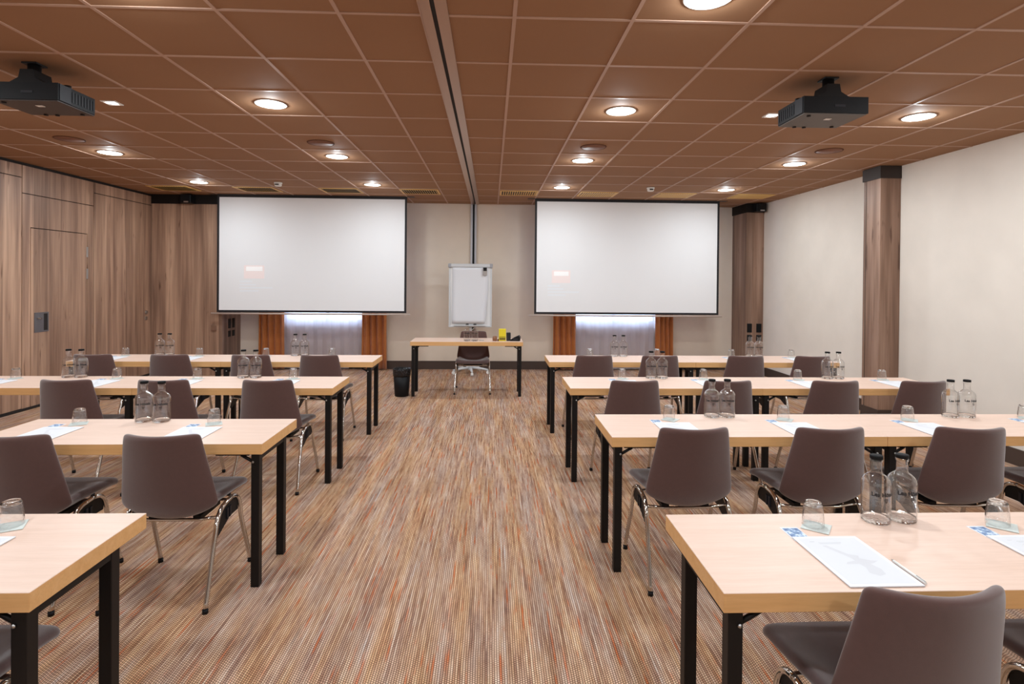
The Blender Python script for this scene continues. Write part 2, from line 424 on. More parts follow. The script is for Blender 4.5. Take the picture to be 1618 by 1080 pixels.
MB().box(-0.304, -0.282, YR, YB - 0.02, CEIL - 0.006, CEIL + 0.02).build('track_slot', MAT['gap'], tr1)

struct(MB().box(XR, XR + 0.2, YR - 0.2, YB + 0.3, 0, TOPZ).build('wall_right', MAT['plaster']))
struct(MB().box(XL - 0.2, XR + 0.2, YR - 0.2, YR, 0, TOPZ).build('wall_rear', MAT['plaster']))
# back wall with two window openings
WIN = [(-3.62, -2.16, 0.80, 2.25), (1.44, 2.98, 0.80, 2.25)]
bw = MB(); bx = [XL - 0.2]
for (a, b, z0, z1) in WIN:
    bw.box(bx[-1], a, YB, YB + 0.25, 0, TOPZ); bw.box(a, b, YB, YB + 0.25, 0, z0); bw.box(a, b, YB, YB + 0.25, z1, TOPZ); bx.append(b)
bw.box(bx[-1], XR + 0.2, YB, YB + 0.25, 0, TOPZ)
struct(bw.build('wall_back', MAT['back_plaster']))
for i, (a, b, z0, z1) in enumerate(WIN):
    f = MB(); t_ = 0.06; ya, yb_ = YB + 0.10, YB + 0.16
    f.box(a, b, ya, yb_, z0, z0 + t_); f.box(a, b, ya, yb_, z1 - t_, z1); f.box(a, a + t_, ya, yb_, z0, z1); f.box(b - t_, b, ya, yb_, z0, z1)
    f.box((a + b) / 2 - 0.03, (a + b) / 2 + 0.03, ya, yb_, z0, z1)
    w = struct(f.build('window_%d' % (i + 1), MAT['white_plastic']))
    MB().box(a + t_, b - t_, YB + 0.125, YB + 0.135, z0 + t_, z1 - t_).build('window_pane', MAT['glass'], w)

# left wall of wood panels
WOODX = XL
lw = MB()
lw.box(XL - 0.2, XL - 0.02, YR - 0.2, YB + 0.3, 0, TOPZ)
lwall = struct(lw.build('wall_left', MAT['gap']))
G_ = 0.005
def panel(y0, y1, z0, z1, name='wood_panel', parent=lwall):
    return MB().box(XL - 0.02, XL, y0 + G_, y1 - G_, z0 + G_, z1 - G_).build(name, MAT['wood_left'], parent)
bays = [YR, -0.35, 0.82, 1.99, 3.16, 4.33, 5.51, 6.687, 7.857, 9.15]
for a, b in zip(bays, bays[1:]):
    if abs(a - 6.687) < 1e-3:
        panel(a, b, 2.555, CEIL - 0.032)
        dy0, dy1, dz = 6.81, 7.73, 2.16
        MB().prism([(a + G_, 0.03), (dy0 - G_, 0.03), (dy0 - G_, dz + G_), (dy1 + G_, dz + G_), (dy1 + G_, 0.03), (b - G_, 0.03), (b - G_, 2.555 - G_), (a + G_, 2.555 - G_)], XL - 0.02, XL, axis='x').build('wood_panel', MAT['wood_left'], lwall)
    else:
        panel(a, b, 0.03, 2.735); panel(a, b, 2.735, CEIL - 0.032)
struct(MB().box(XL - 0.001, XL + 0.012, YR, 9.15, 0, 0.03).build('floor_shadow_left', MAT['gap']))  # dark strip standing in for the shadow line under the wood panels
door = struct(MB().prism([(6.81 + G_, 0.03), (7.73 - G_, 0.03), (7.73 - G_, 2.16 - G_), (6.81 + G_, 2.16 - G_)], XL - 0.02, XL + 0.001, axis='x').build('door_1', MAT['wood_left']))
hd = MB()
ya, yb_, za, zb = 6.862, 7.078, 0.905, 1.145; w_ = 0.018
hd.box(XL, XL + 0.006, ya, yb_, za, za + w_); hd.box(XL, XL + 0.006, ya, yb_, zb - w_, zb); hd.box(XL, XL + 0.006, ya, ya + w_, za + w_, zb - w_); hd.box(XL, XL + 0.006, yb_ - w_, yb_, za + w_, zb - w_)
hd.box(XL, XL + 0.002, ya + w_, yb_ - w_ - 0.055, za + w_, zb - w_)
hp = hd.build('flush_handle_plate', plain('grey_handle_metal', lin(120, 116, 116), 0.35, metal=0.6), door)
MB().box(XL, XL + 0.0025, yb_ - w_ - 0.055, yb_ - w_, za + w_, zb - w_).build('handle_recess', MAT['gap'], hp)
MB().tube([(XL + 0.004, ya + 0.04, zb - 0.07), (XL + 0.02, ya + 0.05, zb - 0.07), (XL + 0.02, ya + 0.085, zb - 0.075)], 0.008).build('latch_lever', MAT['chrome'], hp)
for z in (1.915, 1.62):
    MB().box(XL, XL + 0.008, 7.715, 7.745, z - 0.07, z + 0.07, bev=0.002).build('hinge', MAT['steel'], door)
lk = thing('wall_lock', 'small round metal lock on the wood wall near the far left corner', 'lock', (XL, 9.02, 0))
MB().tube([(0, 0, 1.02), (0.015, 0, 1.02)], 0.03, 16).build('key_cylinder', MAT['steel'], lk)
MB().box(0, 0.008, -0.03, 0.03, 0.90, 0.955, bev=0.003).build('lock_plate', MAT['steel'], lk)

# wood-clad box in the left back corner
BX1, BY0 = -4.358, 9.15
cb = MB().box(XL, BX1, BY0, YB, 0.0, CEIL - 0.001)
cbox = struct(cb.build('wall_alcove', MAT['wood_left']))
MB().box(XL + 0.001, BX1 + 0.006, BY0 - 0.008, YB, 2.765, CEIL - 0.002).build('top_band', MAT['shaded_trim'], cbox)
MB().box(BX1 - 0.05, BX1 + 0.003, BY0 - 0.003, YB, 0.0, 2.765).build('corner_panel', MAT['wood_pillar'], cbox)
def sockets(parent, mk):
    for (a, b, z0, z1) in mk: yield a, b, z0, z1
sp_ = MB()
def socket_panel(kind, u0, u1, z0, z1, fixed, label):
    m = MB()
    if kind == 'y': m.box(u0, u1, fixed - 0.010, fixed, z0, z1, bev=0.003)
    else: m.box(fixed, fixed + 0.010, u0, u1, z0, z1, bev=0.003)
    o = m.build('wall_socket', MAT['black_plastic'])
    return tag(o, label, 'socket')
for i, (a, b) in enumerate(((9.36, 9.44), (9.50, 9.58))):
    s = ('nearer', 'farther')[i]
    socket_panel('x', a, b, 0.74, 0.90, BX1 + 0.003, 'black upper wall socket, %s of the two beside the left window curtain' % s)
    socket_panel('x', a, b, 0.60, 0.70, BX1 + 0.003, 'black lower wall socket, %s of the two beside the left window curtain' % s)
th_ = MB().box(-4.52, -4.44, BY0 - 0.02, BY0, 0.72, 0.81, bev=0.004).build('wall_thermostat', plain('brown_plate', lin(120, 88, 70), 0.5))
tag(th_, 'small brown square plate on wood wall under the left screen corner', 'thermostat')

# pillars on the right
def pillar(n, x0, x1, y0, y1, cap_z, cap=0.012, base=0.15):
    m = MB().box(x0, x1, y0, y1, 0, CEIL - 0.001)
    p = struct(m.build('trim_%d' % n, MAT['wood_pillar']))
    MB().box(x0 - cap, x1, y0 - cap, y1 + cap, cap_z, CEIL - 0.0015).build('pillar_cap', plain('pillar_cap_shaded', lin(50, 40, 36), 0.55) if n == 2 else MAT['shaded_trim'], p)  # cap colour darkened for the shadow under the ceiling
    MB().box(x0 - 0.008, x1, y0 - 0.008, y1 + 0.008, 0, base).build('pillar_base', MAT['dark_trim'], p)
    # shadow gaps down the edges of the cladding
    for (a, b) in ((y1 - 0.045, y1 - 0.040),):
        MB().box(x0 - 0.002, x0 + 0.01, a, b, base, cap_z).build('joint_line', MAT['gap'], p)
    return p
pillar(2, 4.395, XR - 0.001, 6.12, 6.40, 2.775)
pillar(3, 4.325, XR - 0.001, 9.27, YB - 0.001, 2.762)
for i, (a, b) in enumerate(((4.354, 4.436), (4.514, 4.600))):
    s = ('left', 'right')[i]
    socket_panel('y', a, b, 0.725, 0.875, 9.27, 'black upper %s socket on the wood pillar in the far right corner' % s)
    socket_panel('y', a, b, 0.58, 0.685, 9.27, 'black lower %s socket on the wood pillar in the far right corner' % s)

bb = MB()
bb.box(BX1 + 0.004, 4.31, YB - 0.015, YB, 0, 0.145)
struct(bb.build('baseboard_back', MAT['dark_trim']))
bb = MB(); bb.box(XR - 0.015, XR, YR, 6.11, 0, 0.145); bb.box(XR - 0.015, XR, 6.41, 9.26, 0, 0.145)
struct(bb.build('baseboard_right', MAT['dark_trim']))

# aluminium wall profile where the folding partition meets the back wall
pf = MB(); pf.box(-0.370, -0.335, YB - 0.045, YB, 0, CEIL - 0.002, bev=0.004); pf.box(-0.301, -0.266, YB - 0.045, YB, 0, CEIL - 0.002, bev=0.004)
pfo = struct(pf.build('trim_4', MAT['alu']))
MB().box(-0.336, -0.300, YB - 0.025, YB, 0, CEIL - 0.002).build('profile_groove', MAT['black_plastic'], pfo)

# ------------------------------------------------------------------ ceiling lights (each carries its own lamp and an added fill)
lamp_xs = [-4.097, -1.69, 1.0, 3.39]; lamp_ys = [7.92, 6.11, 4.30, 2.55, 0.75, -1.05]
ld = bpy.data.lights.new('lamp', 'AREA'); ld.shape = 'DISK'; ld.size = 0.21; ld.energy = LAMP_W; ld.color = LAMP_COL; ld.spread = PI
lp = bpy.data.lights.new('lamp_fill', 'POINT'); lp.shadow_soft_size = 0.02; lp.energy = LAMP_FILL_W; lp.color = LAMP_COL  # added fill light below the flat diffuser
def make_lamp():
    r = thing('ceiling_light', '', 'ceiling light')
    MB().lathe([(0.114, 0.0), (0.117, -0.003), (0.114, -0.006), (0.108, -0.006), (0.108, 0.0)], 36).build('trim_ring', MAT['white_plastic'], r)
    MB().lathe([(0.0001, -0.0045), (0.108, -0.0045), (0.108, -0.001), (0.0001, -0.001)], 36).build('diffuser', MAT['lamp_glow'], r)
    lo = bpy.data.objects.new('lamp', ld); COL.objects.link(lo); lo.parent = r; lo.location = (0, 0, -0.009)
    lo = bpy.data.objects.new('lamp_fill', lp); COL.objects.link(lo); lo.parent = r; lo.location = (0, 0, -0.034)
    return r
lamp0 = make_lamp(); u_ = []
colname = ['by the wooden left wall', 'left of the centre track', 'right of the centre track', 'by the right wall']
rowname = {7.92: 'nearest the screens', 6.11: 'second row from the screens', 4.30: 'third row from the screens'}
for x, cn in zip(lamp_xs, colname):
    for yy in lamp_ys:
        if yy in rowname and not (x == lamp_xs[0] and yy == 4.30): lab = 'round ceiling downlight %s, %s' % (rowname[yy], cn)
        elif yy == 4.30: lab = 'round white ceiling downlight outside the view, left of the left projector'
        elif yy == 2.55 and x == 1.0: lab = 'round ceiling downlight cut by the top edge of the photo'
        else: lab = 'round white ceiling downlight outside the view, nearer the camera'
        place(lamp0, u_, (x, yy, CEIL), 0, lab, 'round ceiling downlights')
def square_lamp(x, y, lab):
    r = thing('square_spotlight', lab, 'ceiling light', (x, y, CEIL), 0, 'small square ceiling spotlights')
    m = MB(); a, b = 0.054, 0.042
    m.box(-a, a, -a, -b, -0.006, 0); m.box(-a, a, b, a, -0.006, 0); m.box(-a, -b, -b, b, -0.006, 0); m.box(b, a, -b, b, -0.006, 0)
    m.build('frame', MAT['white_plastic'], r)
    MB().lathe([(0.0001, -0.004), (0.037, -0.004), (0.041, -0.001), (0.0001, -0.001)], 24).build('lens', MAT['lamp_glow'], r)
    d = bpy.data.lights.new('spot_lamp', 'AREA'); d.shape = 'DISK'; d.size = 0.07; d.energy = LAMP_W * 0.35; d.color = LAMP_COL
    lo = bpy.data.objects.new('lamp', d); COL.objects.link(lo); lo.parent = r; lo.location = (0, 0, -0.008)
square_lamp(-2.902, 4.349, 'small square ceiling spotlight just right of the left projector')
square_lamp(2.215, 4.331, 'small square ceiling spotlight half hidden behind the right projector')

# ceiling speakers, detectors, vents
def speaker():
    r = thing('ceiling_speaker', '', 'ceiling speaker')
    MB().lathe([(0.0001, -0.006), (0.118, -0.006), (0.118, 0.0)], 32).build('grille', MAT['speaker'], r)
    MB().lathe([(0.118, 0.0), (0.118, -0.0065), (0.126, -0.0065), (0.129, -0.003), (0.129, 0.0)], 32).build('rim', plain('speaker_rim', lin(100, 66, 48), 0.9, spec=0.1), r)
    return r
sp0 = speaker(); u_ = []
for (x, y), w in zip([(-4.093, 5.535), (-1.681, 5.511), (1.003, 5.485), (3.39, 5.471)],
                     ['below the left projector, by the wood wall', 'left of the centre track', 'right of the centre track', 'between the right projector and the right wall']):
    place(sp0, u_, (x, y, CEIL), 0, 'flat round brown ceiling speaker %s' % w, 'flat brown ceiling speakers')
def detector(x, y, lab):
    r = thing('smoke_detector', lab, 'smoke detector', (x, y, CEIL), 0, 'white smoke detectors')
    MB().lathe([(0.055, 0), (0.055, -0.018), (0.045, -0.02), (0.048, -0.045), (0.035, -0.055), (0.0001, -0.057)], 24).build('housing', MAT['white_plastic'], r)
    MB().box(-0.025, 0.025, -0.053, -0.044, -0.042, -0.028).build('slot', MAT['gap'], r)
detector(-2.981, 7.856, 'white smoke detector on the ceiling in front of the left screen')
detector(2.255, 7.819, 'white smoke detector on the ceiling in front of the right screen')
def vent():
    r = thing('ceiling_vent', '', 'ceiling vent')
    m = MB(); W, D = 0.29, 0.22
    m.box(-W, W, -D, -D + 0.03, -0.008, 0); m.box(-W, W, D - 0.03, D, -0.008, 0); m.box(-W, -W + 0.03, -D + .03, D - .03, -0.008, 0); m.box(W - 0.03, W, -D + .03, D - .03, -0.008, 0)
    m.build('frame', MAT['vent'], r)
    MB().box(-W + .03, W - .03, -D + .03, D - .03, -0.003, 0).build('opening', MAT['gap'], r)
    s = MB(); k = 0; x = -W + 0.05
    while x < W - 0.04:
        s.add([(x, -D + .03, -0.003), (x + 0.004, -D + .03, -0.003), (x + 0.016, -D + .03, -0.012), (x + 0.012, -D + .03, -0.012),
               (x, D - .03, -0.003), (x + 0.004, D - .03, -0.003), (x + 0.016, D - .03, -0.012), (x + 0.012, D - .03, -0.012)],
              [(0, 1, 2, 3), (7, 6, 5, 4), (0, 4, 5, 1), (1, 5, 6, 2), (2, 6, 7, 3), (3, 7, 4, 0)]); x += 0.034
    s.build('louvre_blades', MAT['vent'], r)
    return r
vn0 = vent(); u_ = []
vent_xs = [-4.76, -3.52, -2.28, -1.09, 0.41, 1.62, 2.81, 4.03]
vl = ['at the far left by the wood wall', 'above the left half of the left screen', 'above the right half of the left screen', 'just left of the centre track',
      'just right of the centre track', 'above the left half of the right screen', 'above the right half of the right screen', 'at the far right by the corner pillar']
for x, w in zip(vent_xs, vl):
    place(vn0, u_, (x, 8.50, CEIL), 0, 'ochre louvred ceiling vent %s' % w, 'louvred vents above the screens')

# projection screens
def screen(x0, x1, lab):
    Y = 9.05; zt, zb_ = CEIL - 0.006, 1.03
    r = thing('projection_screen', lab, 'projection screen', ((x0 + x1) / 2, Y, 0), 0, 'pull-down projection screens')
    w = (x1 - x0) / 2; b = 0.034
    MB().box(-w + b, w - b, -0.003, 0.003, zb_ + b, zt - 0.04).build('screen_cloth', MAT['screen'], r)
    m = MB(); m.box(-w, -w + b, -0.004, 0.004, zb_, zt); m.box(w - b, w, -0.004, 0.004, zb_, zt); m.box(-w + b, w - b, -0.004, 0.004, zb_, zb_ + b); m.box(-w + b, w - b, -0.004, 0.004, zt - 0.04, zt)
    m.build('black_border', MAT['screen_border'], r)
    MB().tube([(-w - 0.09, 0, zb_ - 0.022), (w + 0.06, 0, zb_ - 0.022)], 0.014, 10).build('bottom_bar', plain('pale_bar', lin(196, 178, 168), 0.5), r)
    MB().box(-w - 0.12, w + 0.12, -0.05, 0.06, CEIL - 0.006, CEIL - 0.0005).build('ceiling_slot', MAT['dark_trim'], r)
    return r
sL = screen(-4.391, -1.374, 'large white pull-down screen on the left, beside the wood wall')
sR = screen(0.705, 3.765, 'large white pull-down screen on the right, right of the flip chart')
def projected(scr, cx, x0, x1, z0, z1):  # projected light painted as tinted, faintly glowing patches on the cloth
    pink = emit_mat('projected_pink', (1.0, 0.9, 0.9, 1), 0.05, lin(244, 229, 227)); wh = emit_mat('projected_white', (1, 1, 1, 1), 0.10, lin(250, 248, 248))
    blu = emit_mat('projected_pale_blue', (0.9, 0.95, 1, 1), 0.01, lin(237, 240, 245))
    a, b = x0 - cx, x1 - cx
    p = MB().box(a, b, -0.0040, -0.0031, z0, z1).build('projected_logo', pink, scr)
    MB().box(a + 0.035, b - 0.03, -0.0046, -0.0041, z1 - 0.09, z1 - 0.02).build('projected_title', wh, p)
    m = MB()
    for k, wd in enumerate((0.20, 0.26, 0.52, 0.30)): m.box(a - 0.07, a - 0.07 + wd, -0.0036, -0.0031, z0 - 0.06 - 0.05 * k, z0 - 0.035 - 0.05 * k)
    m.build('projected_text_lines', blu, scr)
projected(sL, (-4.391 - 1.374) / 2, -3.966, -3.643, 1.571, 1.782)
projected(sR, (0.705 + 3.765) / 2, 0.991, 1.295, 1.54, 1.748)

# curtains
def drape(x0, x1, yc, lab, folds, amp, mat, name, cat, z0=0.02, z1=2.88, seed=0, group=None):
    rnd = random.Random(seed); n = folds * 14; k = 10
    ph = [rnd.uniform(0.75, 1.25) for _ in range(folds + 2)]
    vs = []; fs = []
    for j in range(k + 1):
        z = z0 + (z1 - z0) * j / k
        for i in range(n + 1):
            u = i / n; a = amp * ph[int(u * folds)] * (0.9 + 0.1 * math.sin(j * 1.3 + u * 5))
            x = x0 + (x1 - x0) * u + 0.012 * math.sin(u * folds * 4 * PI) + 0.01 * math.sin(j * 0.6 + u * 3)
            vs.append((x, yc + a * math.sin(u * folds * 2 * PI), z))
    for j in range(k):
        for i in range(n):
            a = j * (n + 1) + i; fs.append((a, a + 1, a + n + 2, a + n + 1))
    m = MB(); m.add(vs, fs, 0, True); o = m.build(name, mat, fix=False)
    if name == 'curtain':
        md = o.modifiers.new('thickness', 'SOLIDIFY'); md.thickness = 0.006
    return tag(o, lab, cat, group)
YC = YB - 0.10
for i, (a, b, lab) in enumerate([(-4.00, -3.55, 'ochre curtain at the left side of the left window, beside the corner sockets'),
                                 (-2.24, -1.80, 'ochre curtain at the right side of the left window'),
                                 (1.09, 1.50, 'ochre curtain at the left side of the right window'),
                                 (2.90, 3.23, 'ochre curtain at the right side of the right window')]):
    drape(a, b, YC - 0.02, lab, 4, 0.048, MAT['curtain'], 'curtain', 'curtain', seed=i, group='ochre side curtains')
drape(-3.60, -2.20, YC + 0.045, 'white sheer voile curtain over the left window, behind the bottles', 9, 0.018, MAT['sheer'], 'sheer_curtain', 'sheer curtain', seed=11)
drape(1.46, 2.94, YC + 0.045, 'white sheer voile curtain over the right window, behind the bottles', 9, 0.018, MAT['sheer'], 'sheer_curtain', 'sheer curtain', seed=12)
for a, b, w in ((-4.05, -1.75, 'left'), (1.04, 3.28, 'right')):
    tag(MB().box(a, b, YC - 0.03, YC + 0.06, 2.885, CEIL - 0.001).build('curtain_rail', MAT['white_plastic']), 'white curtain rail at the ceiling behind the %s screen' % w, 'curtain rail')

# ------------------------------------------------------------------ projectors
def projector(x, y, lab, sgn):
    r = thing('projector', lab, 'projector', (x, y, 0), 0, 'black ceiling projectors')
    w, d, z0, z1 = 0.21, 0.168, 2.665, 2.775
    MB().prism([(-w, -d), (w, -d), (w, d - 0.02), (w - 0.02, d), (-w + 0.02, d), (-w, d - 0.02)], z0 + 0.006, z1).build('body', MAT['black_plastic'], r)
    MB().box(-w + 0.008, w - 0.008, -d + 0.008, d - 0.012, z0, z0 + 0.007).build('base_plate', MAT['under_plastic'] if sgn < 0 else plain('dark_base', lin(60, 48, 44), 0.5), r)
    c = w * sgn
    MB().box(min(c, c + sgn * 0.004), max(c, c + sgn * 0.004), -d + 0.01, -d + 0.10, z0 + 0.008, z1 - 0.002).build('side_panel', MAT['charcoal'], r)
    v = MB()
    for k in range(8):
        yy = -d + 0.115 + k * 0.026; v.box(min(c, c + sgn * 0.003), max(c, c + sgn * 0.003), yy, yy + 0.010, z0 + 0.025, z1 - 0.02)
    v.build('side_vent', MAT['charcoal'], r)
    MB().box(-0.01, 0.06, -d - 0.002, -d, z0 + 0.045, z0 + 0.06).build('badge', MAT['charcoal'], r)
    MB().box(-0.005, 0.035, -d + 0.10, -d + 0.13, z0 - 0.003, z0 + 0.001).build('label_sticker', MAT['white_plastic'], r)
    for fx, fy in ((-0.15, -0.12), (-0.10, 0.14), (-0.03, 0.145), (0.15, 0.12)):
        MB().lathe([(0.012, 0), (0.013, -0.006), (0.0001, -0.007)], 14, (fx, fy, z0)).build('foot', MAT['gap'], r)
    m = MB(); m.tube([(0, -0.08, z1 - 0.005), (0, -0.08, CEIL)], 0.035, 16)
    m.prism([(-0.12, z1 - 0.001), (0.12, z1 - 0.001), (0.05, z1 + 0.04), (0.04, z1 + 0.09), (-0.04, z1 + 0.09), (-0.05, z1 + 0.04)], -0.14, 0.0, axis='y')
    m.box(-0.045, 0.045, -0.125, -0.035, CEIL - 0.01, CEIL - 0.0005)
    m.lathe([(0.02, 0), (0.02, 0.02), (0.001, 0.022)], 12, (0.18 * sgn, -0.05, z1))
    m.build('ceiling_mount', MAT['black_metal'], r)
    l = MB().lathe([(0.045, -0.001), (0.045, 0.015), (0.035, 0.016), (0.0001, 0.008)], 20).build('lens', MAT['gap'], r)
    l.rotation_euler = (-PI / 2, 0, 0); l.location = (0.08 * sgn, d - 0.002, (z0 + z1) / 2)
    return r
projector(2.181, 3.618, 'black projector with grey underside hanging from the ceiling on the right', -1)
projector(-2.868, 3.668, 'black projector cut by the left edge, hanging from the ceiling', 1)

# small black devices near the ceiling on the far wood surfaces
def corner_device(x, y, z, lab):
    r = thing('wall_speaker', lab, 'speaker', (x, y, z))
    MB().box(-0.085, 0.085, -0.16, -0.02, -0.10, 0.04, bev=0.01).build('body', MAT['black_plastic'], r)
    MB().box(-0.06, 0.06, -0.03, 0.0, -0.03, 0.03).build('bracket', MAT['black_metal'], r)
    MB().box(-0.02, 0.05, -0.166, -0.159, -0.09, -0.07).build('badge', MAT['steel'], r)
corner_device(-4.86, BY0 - 0.008, 2.86, 'small black box speaker under the ceiling on the dark band left of the left screen')
corner_device(4.50, 9.27 - 0.012, 2.86, 'small black box speaker at the top of the far right pillar')

# ------------------------------------------------------------------ tables
TH = 0.7444; TD = 0.508; TT = 0.055
def table_parts(r, L):
    z0 = TH - TT
    bm = bmesh.new()
    bmesh.ops.create_cube(bm, size=1.0, matrix=Matrix.Translation((L / 2, TD / 2, TH - TT / 2)) @ Matrix.Diagonal((L - 0.002, TD, TT, 1)))
    bmesh.ops.bevel(bm, geom=bm.edges[:], offset=0.0015, segments=1, affect='EDGES')
    me = bpy.data.meshes.new('tabletop'); bm.normal_update()
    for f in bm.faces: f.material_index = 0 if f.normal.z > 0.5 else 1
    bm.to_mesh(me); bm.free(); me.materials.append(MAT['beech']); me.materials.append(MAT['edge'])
    o = bpy.data.objects.new('tabletop', me); COL.objects.link(o); o.parent = r
    s = 0.042
    for e, sx in ((0, 1), (L, -1)):
        for yy in (0.014, 0.352):
            x0 = e + sx * 0.020; x1 = e + sx * (0.020 + s)
            lg = MB().box(min(x0, x1), max(x0, x1), yy, yy + s, 0.006, z0, bev=0.003).build('leg', MAT['black_metal'], r)
            MB().box(min(x0, x1) + .001, max(x0, x1) - .001, yy + .001, yy + s - .001, 0, 0.007).build('foot_cap', MAT['black_plastic'], lg)
        xa, xb = e + sx * 0.022, e + sx * 0.055
        MB().box(min(xa, xb), max(xa, xb), 0.03, 0.38, z0 - 0.035, z0).build('end_rail', MAT['black_metal'], r)
        for yy in (0.034, 0.372):
            br = MB(); xs = e + sx * 0.045
            br.tube([(xs, yy, z0 - 0.055), (xs + sx * 0.075, yy, z0 - 0.012)], 0.008, 6)
            br.box(min(xs + sx * .03, xs + sx * .20), max(xs + sx * .03, xs + sx * .20), yy - .012, yy + .012, z0 - 0.012, z0)
            b = br.build('folding_brace', MAT['black_metal'], r)
            MB().lathe([(0.006, 0), (0.006, 0.003), (0.0001, 0.005)], 10).build('bolt', MAT['steel'], b)
            bo = b.children[0]; bo.rotation_euler = (PI / 2, 0, 0); bo.location = (xs + sx * 0.006, yy - 0.0225 if yy < .1 else yy - 0.022, z0 - 0.042)
tab_cache = {}
def table(x, y, L, lab, group, rot=0.0):
    k = round(L, 3)
    if k not in tab_cache:
        r = thing('folding_table', lab, 'table', (x, y, 0), rot, group); table_parts(r, L); tab_cache[k] = r; return r
    return dup(tab_cache[k], (x, y, 0), rot, lab, group)
ordn = ['nearest', 'second', 'third', 'farthest']
RF = {'R': {0: 1.487, 1: 2.984, 2: 4.330, 3: 5.715}, 'L': {0: 1.533, 1: 2.878, 2: 4.324, 3: 5.672}}
RX = {0: 0.642, 1: 0.662, 2: 0.627, 3: 0.606}; LX = {0: -1.234, 1: -1.165, 2: -1.217, 3: -1.196}
for k in range(4):
    L2 = 1.54
    table(RX[k], RF['R'][k], 1.54, 'pale beech folding table beside the aisle, %s row right of the aisle' % ordn[k], 'beech tables right of the aisle')
    table(RX[k] + 1.54, RF['R'][k], L2, 'pale beech folding table by the right wall, %s row right of the aisle' % ordn[k], 'beech tables right of the aisle')
    table(LX[k] - 1.515, RF['L'][k], 1.515, 'pale beech folding table beside the aisle, %s row left of the aisle' % ordn[k], 'beech tables left of the aisle')
    if k > 1: table(LX[k] - 3.03, RF['L'][k], 1.515, 'pale beech folding table by the wood wall, %s row left of the aisle' % ordn[k], 'beech tables left of the aisle')
TT0 = table(-1.088, 7.505, 1.527, 'pale beech table standing alone at the front, before the flip chart', None)
if 'group' in TT0: del TT0['group']

# ------------------------------------------------------------------ chairs
def chair_shell():
    rows = [(-0.268, 0.836, 0.190, 0.080, 0.004), (-0.266, 0.806, 0.197, 0.080, 0.0), (-0.250, 0.72, 0.210, 0.080, 0.0), (-0.228, 0.61, 0.226, 0.082, 0.0),
            (-0.208, 0.50, 0.243, 0.080, 0.006), (-0.176, 0.425, 0.248, 0.062, 0.030), (-0.120, 0.378, 0.226, 0.028, 0.080), (-0.045, 0.372, 0.216, 0.0, 0.090),
            (0.05, 0.392, 0.234, 0.0, 0.068), (0.15, 0.414, 0.243, 0.0, 0.038), (0.230, 0.428, 0.240, 0.0, 0.012), (0.272, 0.418, 0.222, -0.035, 0.002)]
    ts = [-1, -0.62, 0, 0.62, 1]
    vs = []; fs = []
    for (y, z, w, by, bz) in rows:
        for t in ts: vs.append((w * t, y + by * t * t, z + bz * t * t * abs(t)))
    n = len(ts)
    for i in range(len(rows) - 1):
        for j in range(n - 1):
            a = i * n + j; fs.append((a, a + 1, a + n + 1, a + n))
    me = bpy.data.meshes.new('shell'); me.from_pydata(vs, [], fs); me.update()
    o = bpy.data.objects.new('shell', me); COL.objects.link(o)
    bm = bmesh.new(); bm.from_mesh(me); bmesh.ops.recalc_face_normals(bm, faces=bm.faces)
    # make normals face the sitter
    c = [f for f in bm.faces if f.calc_center_median().y > 0.1][0]
    if c.normal.z < 0: bmesh.ops.reverse_faces(bm, faces=bm.faces)
    bm.to_mesh(me); bm.free()
    so = o.modifiers.new('s', 'SOLIDIFY'); so.thickness = 0.048; so.offset = 1.0
    vg = o.vertex_groups.new(name='pad')
    for i, rw in enumerate(rows):
        vg.add(list(range(i * n, i * n + n)), 0.70 if i < 5 else (0.85 if i < 7 else 1.0), 'REPLACE')
    so.vertex_group = 'pad'; so.thickness_vertex_group = 0.0
    su = o.modifiers.new('u', 'SUBSURF'); su.levels = 3; su.render_levels = 3
    dg = bpy.context.evaluated_depsgraph_get(); dg.update()
    full = bpy.data.meshes.new_from_object(o.evaluated_get(dg)); bpy.data.objects.remove(o)
    norms = [v.normal.copy() for v in full.vertices]
    out = []
    for keep_back in (True, False):
        idx = {}; vv = []; ff = []; nn = []
        for p in full.polygons:
            c = p.center; back = c.y < -0.105
            if back != keep_back: continue
            q = []
            for vi in p.vertices:
                if vi not in idx: idx[vi] = len(vv); vv.append(tuple(full.vertices[vi].co)); nn.append(norms[vi])
                q.append(idx[vi])
            ff.append(q)
        nm = 'backrest' if keep_back else 'seat'
        m2 = bpy.data.meshes.new(nm); m2.from_pydata(vv, [], ff); m2.update()
        m2.polygons.foreach_set('use_smooth', [True] * len(ff)); m2.normals_split_custom_set_from_vertices(nn)
        m2.materials.append(MAT['fabric'] if keep_back else MAT['seat_fabric'])
        out.append(m2)
    return out
def smooth_path(pts, n=4):
    P = [Vector(p) for p in pts]; P = [P[0]] + P + [P[-1]]; o = []
    for i in range(1, len(P) - 2):
        a, b, c, d = P[i - 1:i + 3]
        for k in range(n):
            t = k / n; o.append(0.5 * ((2 * b) + (c - a) * t + (2 * a - 5 * b + 4 * c - d) * t * t + (3 * b - a - 3 * c + d) * t ** 3))
    o.append(P[-2]); return o
